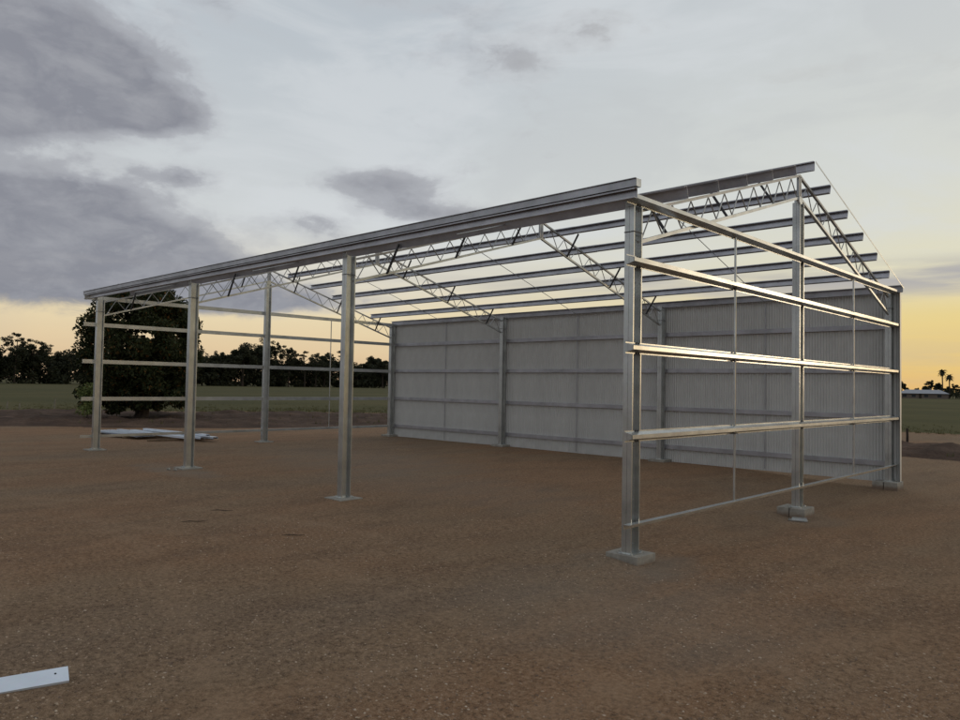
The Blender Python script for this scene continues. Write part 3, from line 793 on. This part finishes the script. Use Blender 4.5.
# broken cloud: soft elliptical banks (azimuth, elevation, half widths, strength) torn up by noise
azn = math_(nt, 'ARCTAN2', sp.outputs[0], sp.outputs[1]); eln = math_(nt, 'ARCSINE', el)
mc = N(nt, 'ShaderNodeMapping'); mc.inputs['Scale'].default_value = (1, 1, 2.1); nt.links.new(D, mc.inputs['Vector'])
n1 = noise_(nt, mc.outputs[0], 5.0, 8, .60, .25)
n2 = noise_(nt, mc.outputs[0], 14.0, 7, .62, .3)
n0 = noise_(nt, mc.outputs[0], 2.1, 3, .5)
BK = [(-76.5, 21.0, 8.2, 4.6, 1.10), (-72.4, 19.2, 5.7, 2.5, 0.90), (-68.0, 18.3, 4.4, 1.5, 0.90), (-63.2, 25.3, 4.7, 1.5, 0.50), (-76.1, 17.3, 4.8, 2.3, 0.50), (-41.7, 24.2, 5.5, 2.2, 0.50), (-48.0, 27.1, 5.2, 1.1, 0.40), (-35.5, 26.0, 3.4, 1.2, 0.30), (-75.0, 10.9, 5.5, 2.2, 0.80), (-71.2, 9.9, 7.0, 2.6, 1.00), (-65.4, 8.4, 6.2, 2.5, 0.95), (-75.4, 5.7, 6.9, 2.3, 0.85), (-68.2, 5.5, 9.3, 1.5, 0.90), (-60.9, 6.7, 5.4, 1.7, 0.60), (-65.9, 14.3, 4.8, 1.0, 0.75), (-70.4, 12.8, 3.2, 0.9, 0.50), (-52.7, 15.0, 4.6, 1.2, 0.80), (-49.6, 13.3, 4.7, 1.2, 0.70), (-57.4, 11.8, 4.7, 0.9, 0.55), (-45.4, 12.8, 4.7, 0.7, 0.40), (-57.3, 6.1, 6.2, 1.1, 0.60), (-54.1, 10.4, 4.7, 0.8, 0.40), (-18.8, 21.5, 6.6, 0.8, 0.42), (-22.4, 15.2, 4.8, 0.6, 0.30), (-27.3, 21.0, 4.9, 0.8, 0.22), (-84.2, 13.0, 10.2, 6.1, 0.90), (-88.6, 18.2, 9.7, 4.6, 0.80), (-3.7, 16.0, 9.6, 2.3, 0.50), (-34.9, 36.1, 19.0, 4.6, 0.70), (-61.9, 37.2, 17.4, 4.6, 0.60)]
tot = None
for a0, e0, ra, re_, w_ in BK:
    qa = math_(nt, 'DIVIDE', math_(nt, 'SUBTRACT', azn, R(a0)), R(ra)); qe = math_(nt, 'DIVIDE', math_(nt, 'SUBTRACT', eln, R(e0)), R(re_))
    q = math_(nt, 'MULTIPLY', math_(nt, 'EXPONENT', math_(nt, 'MULTIPLY', math_(nt, 'ADD', math_(nt, 'MULTIPLY', qa, qa), math_(nt, 'MULTIPLY', qe, qe)), -1)), w_)
    tot = q if tot is None else math_(nt, 'ADD', tot, q)
tot = math_(nt, 'MINIMUM', tot, 1.15)
cl = math_(nt, 'ADD', tot, math_(nt, 'ADD', math_(nt, 'MULTIPLY_ADD', n1, 1.7, -.85), math_(nt, 'MULTIPLY_ADD', n2, .9, -.45)))
dens = ramp(nt, cl, [(.20, 0.), (.45, .30), (.70, .80), (1., 1.)], 'EASE').outputs[0]
# low streaky bank over the sunset
ml = N(nt, 'ShaderNodeMapping'); ml.inputs['Scale'].default_value = (2.2, 2.2, 26); nt.links.new(D, ml.inputs['Vector'])
n3 = noise_(nt, ml.outputs[0], 1.6, 6, .55)
lowm = ramp(nt, el, [(.0, 0.), (.03, .3), (.09, 0.), (.135, 1.), (.165, 0.)], 'EASE').outputs[0]
streak = math_(nt, 'MULTIPLY', math_(nt, 'MULTIPLY', ramp(nt, n3, [(.40, 0.), (.58, 1.)]).outputs[0], lowm), math_(nt, 'MULTIPLY_ADD', f1, .8, .2))
ccol_a = ramp(nt, cl, [(.35, (.52, .53, .565)), (.60, (.36, .37, .41)), (1., (.255, .265, .305))]).outputs[0]
ccol = mixc(nt, ramp(nt, n2, [(.42, .0), (.66, .55)]).outputs[0], ccol_a, (.40, .41, .44))
cwarm = mixc(nt, math_(nt, 'MULTIPLY', f1, .55), ccol, (.56, .54, .46))
cs_ = N(nt, 'ShaderNodeVectorMath', operation='SCALE'); nt.links.new(cwarm, cs_.inputs[0]); cs_.inputs['Scale'].default_value = 10
fade = ramp(nt, math_(nt, 'MULTIPLY_ADD', n2, .05, el), [(.098, 0.), (.118, 1.)], 'EASE').outputs[0]
dm = math_(nt, 'MULTIPLY', dens, fade)
dm = math_(nt, 'MULTIPLY', dm, math_(nt, 'SUBTRACT', 1, math_(nt, 'MULTIPLY', f1, .35)))
mwv = N(nt, 'ShaderNodeMapping'); mwv.inputs['Scale'].default_value = (1, 1, 3.2); mwv.inputs['Rotation'].default_value = (.12, .1, 0); nt.links.new(D, mwv.inputs['Vector'])
n5 = noise_(nt, mwv.outputs[0], 3.2, 9, .58, .5)
wisp = math_(nt, 'MULTIPLY', ramp(nt, n5, [(.44, 0.), (.62, .5)], 'EASE').outputs[0], ramp(nt, el, [(.10, 0.), (.2, 1.)]).outputs[0])
base = mixc(nt, wisp, base, (6.7, 7.0, 7.25))
shade = math_(nt, 'MULTIPLY', ramp(nt, n5, [(.34, .22), (.46, 0.)], 'EASE').outputs[0], ramp(nt, el, [(.12, 0.), (.22, 1.)]).outputs[0])
base = mixc(nt, shade, base, (4.9, 5.1, 5.3))
c1 = mixc(nt, dm, base, cs_.outputs[0])
c2 = mixc(nt, streak, c1, (4.2, 4.1, 4.2))
nt.links.new(c2, bg.inputs[0])
sl = bpy.data.lights.new('sun', 'SUN'); so = bpy.data.objects.new('sun', sl); COL.objects.link(so)
sl.energy = .2; sl.angle = R(10); sl.color = (1, .82, .60)
dv = Vector((math.sin(SUN_AZ)*math.cos(SUN_EL), math.cos(SUN_AZ)*math.cos(SUN_EL), math.sin(SUN_EL)))
so.rotation_euler = dv.to_track_quat('Z', 'Y').to_euler(); so.location = (20, 60, 20)

S.view_settings.view_transform = 'Standard'; S.view_settings.look = 'None'; S.view_settings.gamma = 1
S.view_settings.exposure = 0; S.view_settings.use_curve_mapping = False
